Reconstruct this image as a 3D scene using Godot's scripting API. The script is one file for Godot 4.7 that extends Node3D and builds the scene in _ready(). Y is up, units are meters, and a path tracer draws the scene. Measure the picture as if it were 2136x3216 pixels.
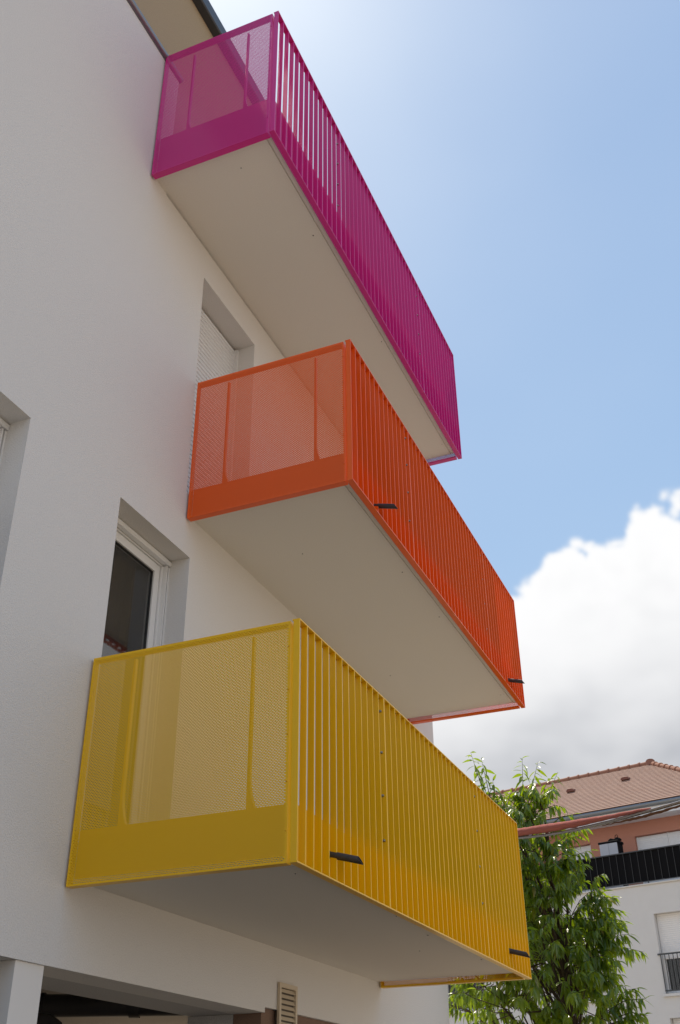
extends Node3D

# ---------------------------------------------------------------- helpers
class MB:
	var v := PackedVector3Array()
	var n := PackedVector3Array()
	var c := PackedColorArray()
	var tint := Color(1, 1, 1)
	func tri(a: Vector3, b: Vector3, d: Vector3) -> void:
		var m := (b - a).cross(d - a).normalized()
		for q in [a, d, b]:
			v.append(q); n.append(m); c.append(tint)
	func trin(a: Vector3, b: Vector3, d: Vector3, na: Vector3, nb: Vector3, nd: Vector3) -> void:
		v.append(a); n.append(na); c.append(tint)
		v.append(d); n.append(nd); c.append(tint)
		v.append(b); n.append(nb); c.append(tint)
	func quad(a: Vector3, b: Vector3, d: Vector3, e: Vector3) -> void:
		tri(a, b, d); tri(a, d, e)
	func box(lo: Vector3, hi: Vector3) -> void:
		var x0 := lo.x; var y0 := lo.y; var z0 := lo.z; var x1 := hi.x; var y1 := hi.y; var z1 := hi.z
		quad(Vector3(x1, y0, z1), Vector3(x1, y0, z0), Vector3(x1, y1, z0), Vector3(x1, y1, z1))
		quad(Vector3(x0, y0, z0), Vector3(x0, y0, z1), Vector3(x0, y1, z1), Vector3(x0, y1, z0))
		quad(Vector3(x0, y0, z1), Vector3(x1, y0, z1), Vector3(x1, y1, z1), Vector3(x0, y1, z1))
		quad(Vector3(x1, y0, z0), Vector3(x0, y0, z0), Vector3(x0, y1, z0), Vector3(x1, y1, z0))
		quad(Vector3(x0, y1, z1), Vector3(x1, y1, z1), Vector3(x1, y1, z0), Vector3(x0, y1, z0))
		quad(Vector3(x0, y0, z0), Vector3(x1, y0, z0), Vector3(x1, y0, z1), Vector3(x0, y0, z1))
	# a box whose long edges along the given axis are chamfered by b
	func bar(lo: Vector3, hi: Vector3, axis: int, b: float) -> void:
		var u := (axis + 1) % 3
		var w := (axis + 2) % 3
		var prof := [[lo[u] + b, lo[w]], [hi[u] - b, lo[w]], [hi[u], lo[w] + b], [hi[u], hi[w] - b], [hi[u] - b, hi[w]], [lo[u] + b, hi[w]], [lo[u], hi[w] - b], [lo[u], lo[w] + b]]
		var r0 := []
		var r1 := []
		for q in prof:
			var p := Vector3.ZERO
			p[axis] = lo[axis]; p[u] = q[0]; p[w] = q[1]; r0.append(p)
			p[axis] = hi[axis]; r1.append(p)
		for i in 8:
			var j := (i + 1) % 8
			quad(r0[i], r0[j], r1[j], r1[i])
		for i in range(1, 7):
			tri(r1[0], r1[i], r1[i + 1]); tri(r0[0], r0[i + 1], r0[i])
	# smooth tube along points with radii
	func tube(pts: Array, rad: Array, seg: int, caps := true) -> void:
		var rings := []
		var side := Vector3.ZERO
		for i in pts.size():
			var t: Vector3 = (pts[mini(i + 1, pts.size() - 1)] - pts[maxi(i - 1, 0)]).normalized()
			if i == 0:
				side = t.cross(Vector3.UP if absf(t.y) < 0.9 else Vector3.RIGHT).normalized()
			side = (side - t * side.dot(t)).normalized()
			var o := t.cross(side)
			var ring := []
			for k in seg:
				var a := TAU * k / seg
				ring.append(side * cos(a) + o * sin(a))
			rings.append(ring)
		for i in pts.size() - 1:
			for k in seg:
				var l := (k + 1) % seg
				var a: Vector3 = pts[i] + rings[i][k] * rad[i]
				var b: Vector3 = pts[i] + rings[i][l] * rad[i]
				var d: Vector3 = pts[i + 1] + rings[i + 1][l] * rad[i + 1]
				var e: Vector3 = pts[i + 1] + rings[i + 1][k] * rad[i + 1]
				trin(a, b, d, rings[i][k], rings[i][l], rings[i + 1][l])
				trin(a, d, e, rings[i][k], rings[i + 1][l], rings[i + 1][k])
		if caps:
			for i in [0, pts.size() - 1]:
				for k in range(1, seg - 1):
					tri(pts[i] + rings[i][0] * rad[i], pts[i] + rings[i][k] * rad[i], pts[i] + rings[i][k + 1] * rad[i])
	# polygon in the xy plane (counter-clockwise seen from +z) pushed from z0 to z1
	func prism(poly: Array, z0: float, z1: float) -> void:
		var pk := PackedVector2Array(poly)
		var ix := Geometry2D.triangulate_polygon(pk)
		for i in range(0, ix.size(), 3):
			var a := pk[ix[i]]; var b := pk[ix[i + 1]]; var d := pk[ix[i + 2]]
			if (b - a).cross(d - a) < 0.0:
				var s := b; b = d; d = s
			tri(Vector3(a.x, a.y, z1), Vector3(b.x, b.y, z1), Vector3(d.x, d.y, z1))
			tri(Vector3(a.x, a.y, z0), Vector3(d.x, d.y, z0), Vector3(b.x, b.y, z0))
		for i in pk.size():
			var a := pk[i]; var b := pk[(i + 1) % pk.size()]
			quad(Vector3(a.x, a.y, z0), Vector3(b.x, b.y, z0), Vector3(b.x, b.y, z1), Vector3(a.x, a.y, z1))
	func mesh() -> ArrayMesh:
		var arr := []
		arr.resize(Mesh.ARRAY_MAX)
		arr[Mesh.ARRAY_VERTEX] = v; arr[Mesh.ARRAY_NORMAL] = n; arr[Mesh.ARRAY_COLOR] = c
		var m := ArrayMesh.new()
		m.add_surface_from_arrays(Mesh.PRIMITIVE_TRIANGLES, arr)
		return m

var taken := {}
func numbered(s: String) -> String:
	taken[s] = taken.get(s, -1) + 1
	return s if taken[s] == 0 else "%s_%03d" % [s, taken[s]]

func thing(called: String, label: String, category: String, at := Vector3.ZERO, group := "") -> Node3D:
	var o := Node3D.new()
	o.name = numbered(called)
	add_child(o)
	o.position = at
	o.set_meta("label", label); o.set_meta("category", category)
	if group: o.set_meta("group", group)
	return o

func part(parent: Node, called: String, m: Mesh, mt: Material, at := Vector3.ZERO, basis := Basis.IDENTITY) -> MeshInstance3D:
	var o := MeshInstance3D.new()
	o.name = called
	o.mesh = m
	o.material_override = mt
	o.cast_shadow = GeometryInstance3D.SHADOW_CASTING_SETTING_ON
	parent.add_child(o, true)
	o.transform = Transform3D(basis, at)
	return o

func bx(parent: Node, called: String, lo: Vector3, hi: Vector3, mt: Material) -> MeshInstance3D:
	var s := MB.new(); s.box(lo, hi)
	return part(parent, called, s.mesh(), mt)

func mat(r: float, g: float, b: float, rough := 0.8, metal := 0.0, spec := 0.5) -> StandardMaterial3D:
	var m := StandardMaterial3D.new()
	m.albedo_color = Color(r, g, b).linear_to_srgb()
	m.roughness = rough; m.metallic = metal; m.metallic_specular = spec
	return m

func fbm_image(seed_: int, freq: float, oct: int, size := 512, gain := 0.5) -> Image:
	var f := FastNoiseLite.new()
	f.seed = seed_; f.frequency = freq; f.fractal_octaves = oct; f.fractal_gain = gain
	f.noise_type = FastNoiseLite.TYPE_SIMPLEX_SMOOTH
	f.fractal_type = FastNoiseLite.FRACTAL_FBM
	return f.get_seamless_image(size, size)

# a tint picture: noise squeezed between two multipliers
func tint_tex(img: Image, lo: Color, hi: Color) -> ImageTexture:
	var o := Image.create(img.get_width(), img.get_height(), false, Image.FORMAT_RGB8)
	for y in img.get_height():
		for x in img.get_width():
			o.set_pixel(x, y, lo.lerp(hi, img.get_pixel(x, y).r))
	o.generate_mipmaps()
	return ImageTexture.create_from_image(o)

func rendered(r: float, g: float, b: float, tile: float, relief: float, tint: Texture2D, bump: Texture2D, rough := 0.92) -> StandardMaterial3D:
	var m := mat(r, g, b, rough, 0.0, 0.25)
	m.uv1_triplanar = true; m.uv1_world_triplanar = true
	m.uv1_scale = Vector3.ONE / tile
	m.albedo_texture = tint
	if relief > 0.0:
		m.heightmap_enabled = true; m.heightmap_texture = bump; m.heightmap_scale = relief
	return m

# ---------------------------------------------------------------- sky
var sun_dir := Vector3.ZERO
var n_bank: FastNoiseLite
var n_puff: FastNoiseLite
var n_fine: FastNoiseLite
var n_veil: FastNoiseLite
func sky_at(d: Vector3) -> Color:
	var el := rad_to_deg(asin(clampf(d.y, -1.0, 1.0)))
	if el < -3.0:
		return Color(0.30, 0.28, 0.25)
	var up := clampf(d.y, 0.0, 1.0)
	var c := Color(0.205, 0.355, 0.655).lerp(Color(0.50, 0.715, 0.955), 1.0 - up)
	var cs := clampf(d.dot(sun_dir), -1.0, 1.0)
	var ang := rad_to_deg(acos(cs))
	var veil := n_veil.get_noise_3d(d.x * 3.0, d.y * 5.0, d.z * 3.0)
	var glow := 1.05 * exp(-ang / 9.5) + 0.24 * exp(-ang / 20.0) * (1.0 + 0.7 * veil)
	c = c.lerp(Color(1.08, 1.13, 1.17), clampf(glow, 0.0, 1.0))
	# a bank of cumulus round the horizon, its top rising and falling
	var h := Vector2(d.x, d.z).normalized()
	var az := rad_to_deg(atan2(d.x, -d.z))
	var rise := smoothstep(-14.0, 1.0, az) * (1.0 - smoothstep(20.0, 60.0, az))
	var top := 24.1 + 4.6 * rise + 3.0 * n_bank.get_noise_2d(h.x * 1.4 + 3.0, h.y * 1.4)
	var puff := absf(n_puff.get_noise_3d(d.x * 7.0, d.y * 8.0, d.z * 7.0))
	var puff2 := absf(n_puff.get_noise_3d(d.x * 19.0 + 5.0, d.y * 19.0, d.z * 19.0))
	var fine := n_fine.get_noise_3d(d.x * 48.0, d.y * 48.0, d.z * 48.0)
	var dens := (top - el) + puff * 5.6 + puff2 * 2.6 + fine * 0.35
	var a := smoothstep(-0.05, 0.65, dens)
	if a > 0.0:
		var soft := n_veil.get_noise_3d(d.x * 7.0 + 4.0, d.y * 13.0, d.z * 7.0)
		var lump := n_puff.get_noise_3d(d.x * 10.0 + 7.0, d.y * 13.0, d.z * 10.0)
		var shade := clampf(0.5 + 0.55 * soft + 0.10 * lump, 0.0, 1.0)
		var lit := Color(1.0, 1.0, 1.005)
		var grey := Color(0.50, 0.517, 0.556)
		var band := smoothstep(25.5, 15.5, el) * (0.35 + 0.65 * smoothstep(9.0, 14.5, el))
		var k := clampf(smoothstep(1.0, 7.0, dens) * 0.46 * shade * shade + band * (0.32 + 0.72 * shade) * (0.40 + 0.60 * smoothstep(-19.0, -7.0, az)), 0.0, 1.0)
		c = c.lerp(lit.lerp(grey, k), a)
	if el < 0.0:
		c = c.lerp(Color(0.30, 0.28, 0.25), -el / 3.0)
	return c

func sky_dir(x: float, y: float, w: int, h: int) -> Vector3:
	var az := (x + 0.5) / w * TAU
	var el := (0.5 - (y + 0.5) / h) * PI
	return Vector3(sin(az) * cos(el), sin(el), -cos(az) * cos(el))

func make_sky() -> Image:
	n_bank = FastNoiseLite.new(); n_bank.seed = 11; n_bank.frequency = 0.9; n_bank.fractal_octaves = 3
	n_puff = FastNoiseLite.new(); n_puff.seed = 5; n_puff.frequency = 0.85; n_puff.fractal_octaves = 4; n_puff.fractal_gain = 0.55
	n_fine = FastNoiseLite.new(); n_fine.seed = 23; n_fine.frequency = 0.9; n_fine.fractal_octaves = 3
	n_veil = FastNoiseLite.new(); n_veil.seed = 31; n_veil.frequency = 0.7; n_veil.fractal_octaves = 4
	for q in [n_bank, n_puff, n_fine, n_veil]:
		q.noise_type = FastNoiseLite.TYPE_SIMPLEX_SMOOTH
	var img := Image.create(512, 256, false, Image.FORMAT_RGBF)
	for y in 256:
		for x in 512:
			img.set_pixel(x, y, sky_at(sky_dir(x, y, 512, 256)))
	img.resize(2048, 1024, Image.INTERPOLATE_BILINEAR)
	for y in range(150, 500):          # the same sky with finer steps where its detail is looked at
		for x in range(-350, 110):
			img.set_pixel(posmod(x, 2048), y, sky_at(sky_dir(x, y, 2048, 1024)))
	return img

# ---------------------------------------------------------------- walls with openings
# plane x = const; holes [z0, z1, y0, y1]
func wall_mesh(x0: float, x1: float, z0: float, z1: float, y0: float, y1: float, holes: Array) -> ArrayMesh:
	var zs := [z0, z1]
	var ys := [y0, y1]
	for q in holes:
		for k in [q[0], q[1]]:
			if k > z0 and k < z1 and not zs.has(k): zs.append(k)
		for k in [q[2], q[3]]:
			if k > y0 and k < y1 and not ys.has(k): ys.append(k)
	zs.sort(); ys.sort()
	var solid := func(i: int, j: int) -> bool:
		if i < 0 or j < 0 or i >= zs.size() - 1 or j >= ys.size() - 1: return false
		var cz: float = (zs[i] + zs[i + 1]) * 0.5
		var cy: float = (ys[j] + ys[j + 1]) * 0.5
		for q in holes:
			if cz > q[0] and cz < q[1] and cy > q[2] and cy < q[3]: return false
		return true
	var s := MB.new()
	for i in zs.size() - 1:
		for j in ys.size() - 1:
			if not solid.call(i, j): continue
			var a: float = zs[i]; var b: float = zs[i + 1]; var p: float = ys[j]; var q: float = ys[j + 1]
			s.quad(Vector3(x1, p, b), Vector3(x1, p, a), Vector3(x1, q, a), Vector3(x1, q, b))
			s.quad(Vector3(x0, p, a), Vector3(x0, p, b), Vector3(x0, q, b), Vector3(x0, q, a))
			if not solid.call(i - 1, j): s.quad(Vector3(x1, p, a), Vector3(x0, p, a), Vector3(x0, q, a), Vector3(x1, q, a))
			if not solid.call(i + 1, j): s.quad(Vector3(x0, p, b), Vector3(x1, p, b), Vector3(x1, q, b), Vector3(x0, q, b))
			if not solid.call(i, j - 1): s.quad(Vector3(x0, p, a), Vector3(x1, p, a), Vector3(x1, p, b), Vector3(x0, p, b))
			if not solid.call(i, j + 1): s.quad(Vector3(x0, q, b), Vector3(x1, q, b), Vector3(x1, q, a), Vector3(x0, q, a))
	return s.mesh()

# ---------------------------------------------------------------- balcony
func perforated(w: float, h: float) -> ArrayMesh:
	# a sheet in the xy plane with staggered slots
	var s := MB.new()
	var mg := 0.012
	var px := 0.0175; var sx := 0.0113
	var py := 0.0088; var sy := 0.0034
	var f := func(x0: float, x1: float, y0: float, y1: float) -> void:
		s.quad(Vector3(x0, y0, 0), Vector3(x1, y0, 0), Vector3(x1, y1, 0), Vector3(x0, y1, 0))
	f.call(0.0, w, 0.0, mg)
	var y := mg
	var row := 0
	while y + py < h - mg * 0.5:
		# slot strip
		var x := 0.0
		var sl: float = mg + (px * 0.5 if row % 2 == 1 else 0.0)
		while sl + sx < w - mg * 0.6:
			f.call(x, sl, y, y + sy)
			x = sl + sx
			sl += px
		f.call(x, w, y, y + sy)
		f.call(0.0, w, y + sy, y + py)
		y += py
		row += 1
	f.call(0.0, w, y, h)
	return s.mesh()

func balcony(label: String, D: float, yb: float, H: float, zn: float, zf: float, joints: Array, skirt: float, paint: Material, cfg: Dictionary) -> void:
	var b := thing("balcony", label, "balcony", Vector3(0, yb, 0), "metal balconies on the white facade")
	var rng_fix := RandomNumberGenerator.new(); rng_fix.seed = int(yb * 10.0)
	var T := 0.045   # depth of the flat bars
	var th := 0.0078
	# concrete slab, with the drip groove along its outer edge
	bx(b, "slab", Vector3(-0.02, 0.05, zf + 0.070), Vector3(D - 0.115, 0.23, zn - 0.070), cfg.slab)
	bx(b, "slab_edge", Vector3(D - 0.103, 0.047, zf + 0.070), Vector3(D - 0.062, 0.23, zn - 0.070), cfg.slab)
	bx(b, "slab_groove", Vector3(D - 0.115, 0.060, zf + 0.070), Vector3(D - 0.103, 0.228, zn - 0.070), cfg.slab)
	bx(b, "floor_covering", Vector3(0.002, 0.23, zf + 0.070), Vector3(D - 0.062, 0.245, zn - 0.070), cfg.floor)
	# small fixings left in the soffit
	for i in 5:
		var fx := MB.new()
		var fl := rng_fix.randf_range(0.004, 0.007)
		fx.tube([Vector3(0, 0.001, 0), Vector3(0, -0.003, 0)], [fl, fl * 0.8], 8)
		var edge := i % 3 != 0
		part(b, "soffit_fixing", fx.mesh(), cfg.pvc, Vector3(D - rng_fix.randf_range(0.14, 0.19) if edge else rng_fix.randf_range(0.2, D - 0.2), 0.05, lerpf(zn - 0.15, zf + 0.15, (i + rng_fix.randf()) / 5.0)))
	# painted skirt plates behind slats and sheets
	bx(b, "front_skirt", Vector3(D - 0.056, 0.012, zf + 0.058), Vector3(D - 0.052, skirt, zn - 0.056), paint)
	for sd in [1, -1]:
		var zz: float = zn if sd > 0 else zf
		var lo: float = minf(zz - sd * 0.062, zz - sd * 0.066)
		bx(b, "side_skirt", Vector3(0.02, 0.052, lo), Vector3(D - 0.064, skirt - 0.015, lo + 0.004), paint)
		bx(b, "skirt_edge", Vector3(0.02, skirt - 0.015, lo - 0.002), Vector3(D - 0.064, skirt - 0.003, lo + 0.006), paint)
	# front: three bays of flat bars
	var cuts := [zn] + joints + [zf]
	var slat := MB.new()
	slat.bar(Vector3(-0.0392, th, -th * 0.5), Vector3(-0.0006, H - th, th * 0.5), 1, 0.0018)
	var slat_mesh := slat.mesh()
	var rng := RandomNumberGenerator.new(); rng.seed = int(zf * 100.0) + 9000
	for k in 3:
		var za: float = cuts[k] - (0.0 if k == 0 else 0.0008)
		var zb: float = cuts[k + 1] + (0.0 if k == 2 else 0.0008)
		var rt := MB.new(); rt.bar(Vector3(D - T, H - th, zb), Vector3(D, H, za), 2, 0.0012)
		part(b, "top_rail", rt.mesh(), paint)
		var rb := MB.new(); rb.bar(Vector3(D - T, 0.0, zb), Vector3(D, th, za), 2, 0.0012)
		part(b, "bottom_rail", rb.mesh(), paint)
		var n := roundi((za - zb) / 0.1015)
		for i in n + 1:
			var z := lerpf(za - th * 0.5, zb + th * 0.5, float(i) / n)
			var tw := Basis(Vector3.UP, rng.randf_range(-0.012, 0.012)) if i > 0 and i < n else Basis.IDENTITY
			part(b, "end_post" if (k == 0 and i == 0) or (k == 2 and i == n) else "slat", slat_mesh, paint, Vector3(D, 0, z), tw)
		if k < 2:
			for i in 4:
				var bo := MB.new()
				bo.tube([Vector3(0, 0, -0.002), Vector3(0, 0, 0.004), Vector3(0, 0, 0.008), Vector3(0, 0, 0.0095)], [0.0095, 0.0095, 0.007, 0.002], 8)
				part(b, "bolt", bo.mesh(), cfg.zinc, Vector3(D - 0.024, (0.395 if H < 1.4 else 0.53) + 0.277 * i - (H - 1.32 if H < 1.4 else 0.0) * -0.5, zb + th + 0.001))
	# perforated end panels: folded trays
	var W := D - 0.058 - 0.016
	var sheet := perforated(W, H - 0.006)
	for sd in [1, -1]:
		var zz: float = zn if sd > 0 else zf
		var pn := part(b, "perforated_panel", sheet, paint, Vector3(0.016, 0.0, zz - sd * 0.001))
		var dz: float = -sd * 0.056
		for q in [[0.0, 0.0, W, 0.0018], [0.0, H - 0.0078, W, H - 0.006], [0.0, 0.002, 0.0018, H - 0.008], [W - 0.0018, 0.002, W, H - 0.008]]:
			bx(pn, "folded_edge", Vector3(q[0], q[1], minf(0.0, dz) + (0.0015 if sd < 0 else 0.0)), Vector3(q[2], q[3], maxf(0.0, dz) - (0.0015 if sd > 0 else 0.0)), paint)
		bx(pn, "folded_lip", Vector3(0.002, H - 0.022, minf(dz, dz + sd * 0.0015)), Vector3(W - 0.002, H - 0.0078, maxf(dz, dz + sd * 0.0015)), paint)
		bx(pn, "folded_lip", Vector3(0.002, 0.0018, minf(dz, dz + sd * 0.0015)), Vector3(W - 0.002, 0.016, maxf(dz, dz + sd * 0.0015)), paint)
		# uprights that widen to a foot
		for x in [0.262, D - 0.325]:
			var w := 0.014
			var poly := [Vector2(x - w * 0.5, 0.06), Vector2(x + 0.042, 0.06), Vector2(x + 0.042, skirt + 0.004), Vector2(x + 0.033, skirt + 0.03), Vector2(x + 0.02, skirt + 0.07), Vector2(x + 0.0115, skirt + 0.12), Vector2(x + w * 0.5, skirt + 0.17), Vector2(x + w * 0.5, H - 0.024), Vector2(x - w * 0.5, H - 0.024)]
			var up := MB.new()
			var z0: float = zz - sd * 0.072
			up.prism(poly, minf(z0, z0 - sd * 0.026), maxf(z0, z0 - sd * 0.026))
			part(b, "upright", up.mesh(), paint)
		# a row of screws along the outer edge of the sheet
		for i in 5:
			var sc := MB.new()
			sc.tube([Vector3(0, 0, -0.001), Vector3(0, 0, sd * 0.003), Vector3(0, 0, sd * 0.004)], [0.005, 0.004, 0.001], 6)
			part(pn, "screw", sc.mesh(), paint, Vector3(W - 0.006, H * (0.12 + 0.19 * i), sd * 0.001))
	# spouts
	for s in cfg.spouts:
		var m := MB.new()
		var seg := 14
		var r := 0.0195
		var a := Vector3(D - 0.11, s[1] + 0.028, s[0])
		var dirv := Vector3(0.965, -0.262, 0).normalized()
		var upv := Vector3(0.262, 0.965, 0).normalized()
		for k in seg:
			var t0 := TAU * k / seg; var t1 := TAU * (k + 1) / seg
			for io in [1.0, 0.84]:
				var q := []
				for t in [t0, t1]:
					var nrm: Vector3 = upv * sin(t) + Vector3(0, 0, 1) * cos(t)
					var L: float = 0.252 - 0.019 * sin(t)
					q.append([a + nrm * r * io, a + nrm * r * io + dirv * L, nrm * (1.0 if io == 1.0 else -1.0)])
				m.trin(q[0][0], q[0][1], q[1][1], q[0][2], q[0][2], q[1][2])
				m.trin(q[0][0], q[1][1], q[1][0], q[0][2], q[1][2], q[1][2])
			var e := []
			for t in [t0, t1]:
				var nrm: Vector3 = upv * sin(t) + Vector3(0, 0, 1) * cos(t)
				for io in [1.0, 0.84]:
					e.append(a + nrm * r * io + dirv * (0.252 - 0.019 * sin(t)))
			m.quad(e[0], e[2], e[3], e[1])
		part(b, "drain_spout", m.mesh(), cfg.pvc)

# ---------------------------------------------------------------- shutters and windows (facade plane x = const, outside towards +x)
func shutter(parent: Node, x: float, z0: float, z1: float, y0: float, y1: float, mt: Material, pitch := 0.045) -> void:
	var root := Node3D.new()
	root.name = "roller_shutter"
	parent.add_child(root, true)
	var n := int((y1 - y0) / pitch)
	var s := MB.new()
	var L := z1 - z0
	# one slat: a shallow curved lath
	var pr := [[0.0, 0.0], [0.009, 0.004], [0.012, pitch * 0.5], [0.009, pitch - 0.010], [0.0, pitch - 0.006]]
	for i in 4:
		s.quad(Vector3(pr[i][0], pr[i][1], L), Vector3(pr[i][0], pr[i][1], 0), Vector3(pr[i + 1][0], pr[i + 1][1], 0), Vector3(pr[i + 1][0], pr[i + 1][1], L))
	s.quad(Vector3(0, pitch - 0.006, L), Vector3(0, pitch - 0.006, 0), Vector3(0, pitch, 0), Vector3(0, pitch, L))
	s.quad(Vector3(-0.006, 0, 0), Vector3(-0.006, 0, L), Vector3(-0.006, pitch, L), Vector3(-0.006, pitch, 0))
	var m := s.mesh()
	for i in n:
		part(root, "slat", m, mt, Vector3(x, y1 - (i + 1) * pitch, z0))

func facade_window(parent: Node, called: String, x: float, z0: float, z1: float, y0: float, y1: float, white: Material, glass: Material, rubber: Material) -> void:
	# outer frame, sash, pane; z1 is the side nearer the viewer
	var root := Node3D.new()
	root.name = called
	parent.add_child(root, true)
	var fw := 0.055
	var fr := MB.new()
	fr.box(Vector3(x - 0.06, y1 - fw, z0), Vector3(x, y1, z1))
	fr.box(Vector3(x - 0.06, y0, z0), Vector3(x, y0 + fw, z1))
	fr.box(Vector3(x - 0.06, y0 + fw, z0), Vector3(x, y1 - fw, z0 + fw))
	fr.box(Vector3(x - 0.06, y0 + fw, z1 - fw), Vector3(x, y1 - fw, z1))
	part(root, "frame", fr.mesh(), white)
	# shutter guides in front of the frame
	for q in [z0, z1 - 0.04]:
		var g := MB.new()
		g.box(Vector3(x, y0, q), Vector3(x + 0.012, y1 - 0.05, q + 0.04))
		g.box(Vector3(x + 0.0115, y0, q), Vector3(x + 0.035, y1 - 0.05, q + 0.013))
		g.box(Vector3(x + 0.0115, y0, q + 0.027), Vector3(x + 0.035, y1 - 0.05, q + 0.04))
		part(root, "shutter_guide", g.mesh(), white)
	var gl := MB.new()
	gl.bar(Vector3(x + 0.002, y1 - 0.045, z0 + 0.001), Vector3(x + 0.05, y1 - 0.004, z1 - 0.001), 2, 0.006)
	part(root, "shutter_end_lath", gl.mesh(), white)
	var a0 := z0 + fw + 0.004; var a1 := z1 - fw - 0.004; var b0 := y0 + fw + 0.004; var b1 := y1 - fw - 0.004
	var sw := 0.065
	var xs := x - 0.012
	var sa := MB.new()
	sa.box(Vector3(xs - 0.05, b1 - sw, a0), Vector3(xs, b1, a1))
	sa.box(Vector3(xs - 0.05, b0, a0), Vector3(xs, b0 + sw, a1))
	sa.box(Vector3(xs - 0.05, b0 + sw, a0), Vector3(xs, b1 - sw, a0 + sw))
	sa.box(Vector3(xs - 0.05, b0 + sw, a1 - sw), Vector3(xs, b1 - sw, a1))
	part(root, "sash", sa.mesh(), white)
	var gk := MB.new()
	gk.box(Vector3(xs - 0.032, b0 + sw, a0 + sw), Vector3(xs - 0.012, b1 - sw, a0 + sw + 0.006))
	gk.box(Vector3(xs - 0.032, b1 - sw - 0.006, a0 + sw + 0.006), Vector3(xs - 0.012, b1 - sw, a1 - sw))
	part(root, "seal", gk.mesh(), rubber)
	bx(root, "pane", Vector3(xs - 0.026, b0 + sw + 0.001, a0 + sw + 0.007), Vector3(xs - 0.020, b1 - sw - 0.007, a1 - sw - 0.001), glass)

# ---------------------------------------------------------------- tree
func leaf_shape(length: float, width: float, droop: float, fold: float) -> Array:
	# stations along the midrib: [point, half width]
	var st := []
	for k in 5:
		var t := k / 4.0
		var w: float = width * [0.10, 0.85, 1.0, 0.62, 0.0][k]
		st.append([Vector3(0, -droop * t * t * length, t * length), w, fold * w])
	return st

func add_leaf(s: MB, xf: Transform3D, st: Array) -> void:
	for k in 4:
		var a: Vector3 = st[k][0]; var b: Vector3 = st[k + 1][0]
		for sd in [-1.0, 1.0]:
			var al: Vector3 = a + Vector3(sd * st[k][1], st[k][2], 0)
			var bl: Vector3 = b + Vector3(sd * st[k + 1][1], st[k + 1][2], 0)
			var p0 := xf * a; var p1 := xf * b; var p2 := xf * bl; var p3 := xf * al
			if sd > 0.0:
				s.tri(p0, p1, p2)
				s.tri(p0, p2, p3)
			else:
				s.tri(p0, p2, p1)
				s.tri(p0, p3, p2)

var cam: Camera3D
const FPX := 3261.085
func pixel_ray(u: float, v: float) -> Vector3:
	return (cam.basis * Vector3((u - 1068.0) / FPX, -(v - 1608.0) / FPX, -1.0)).normalized()

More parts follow.
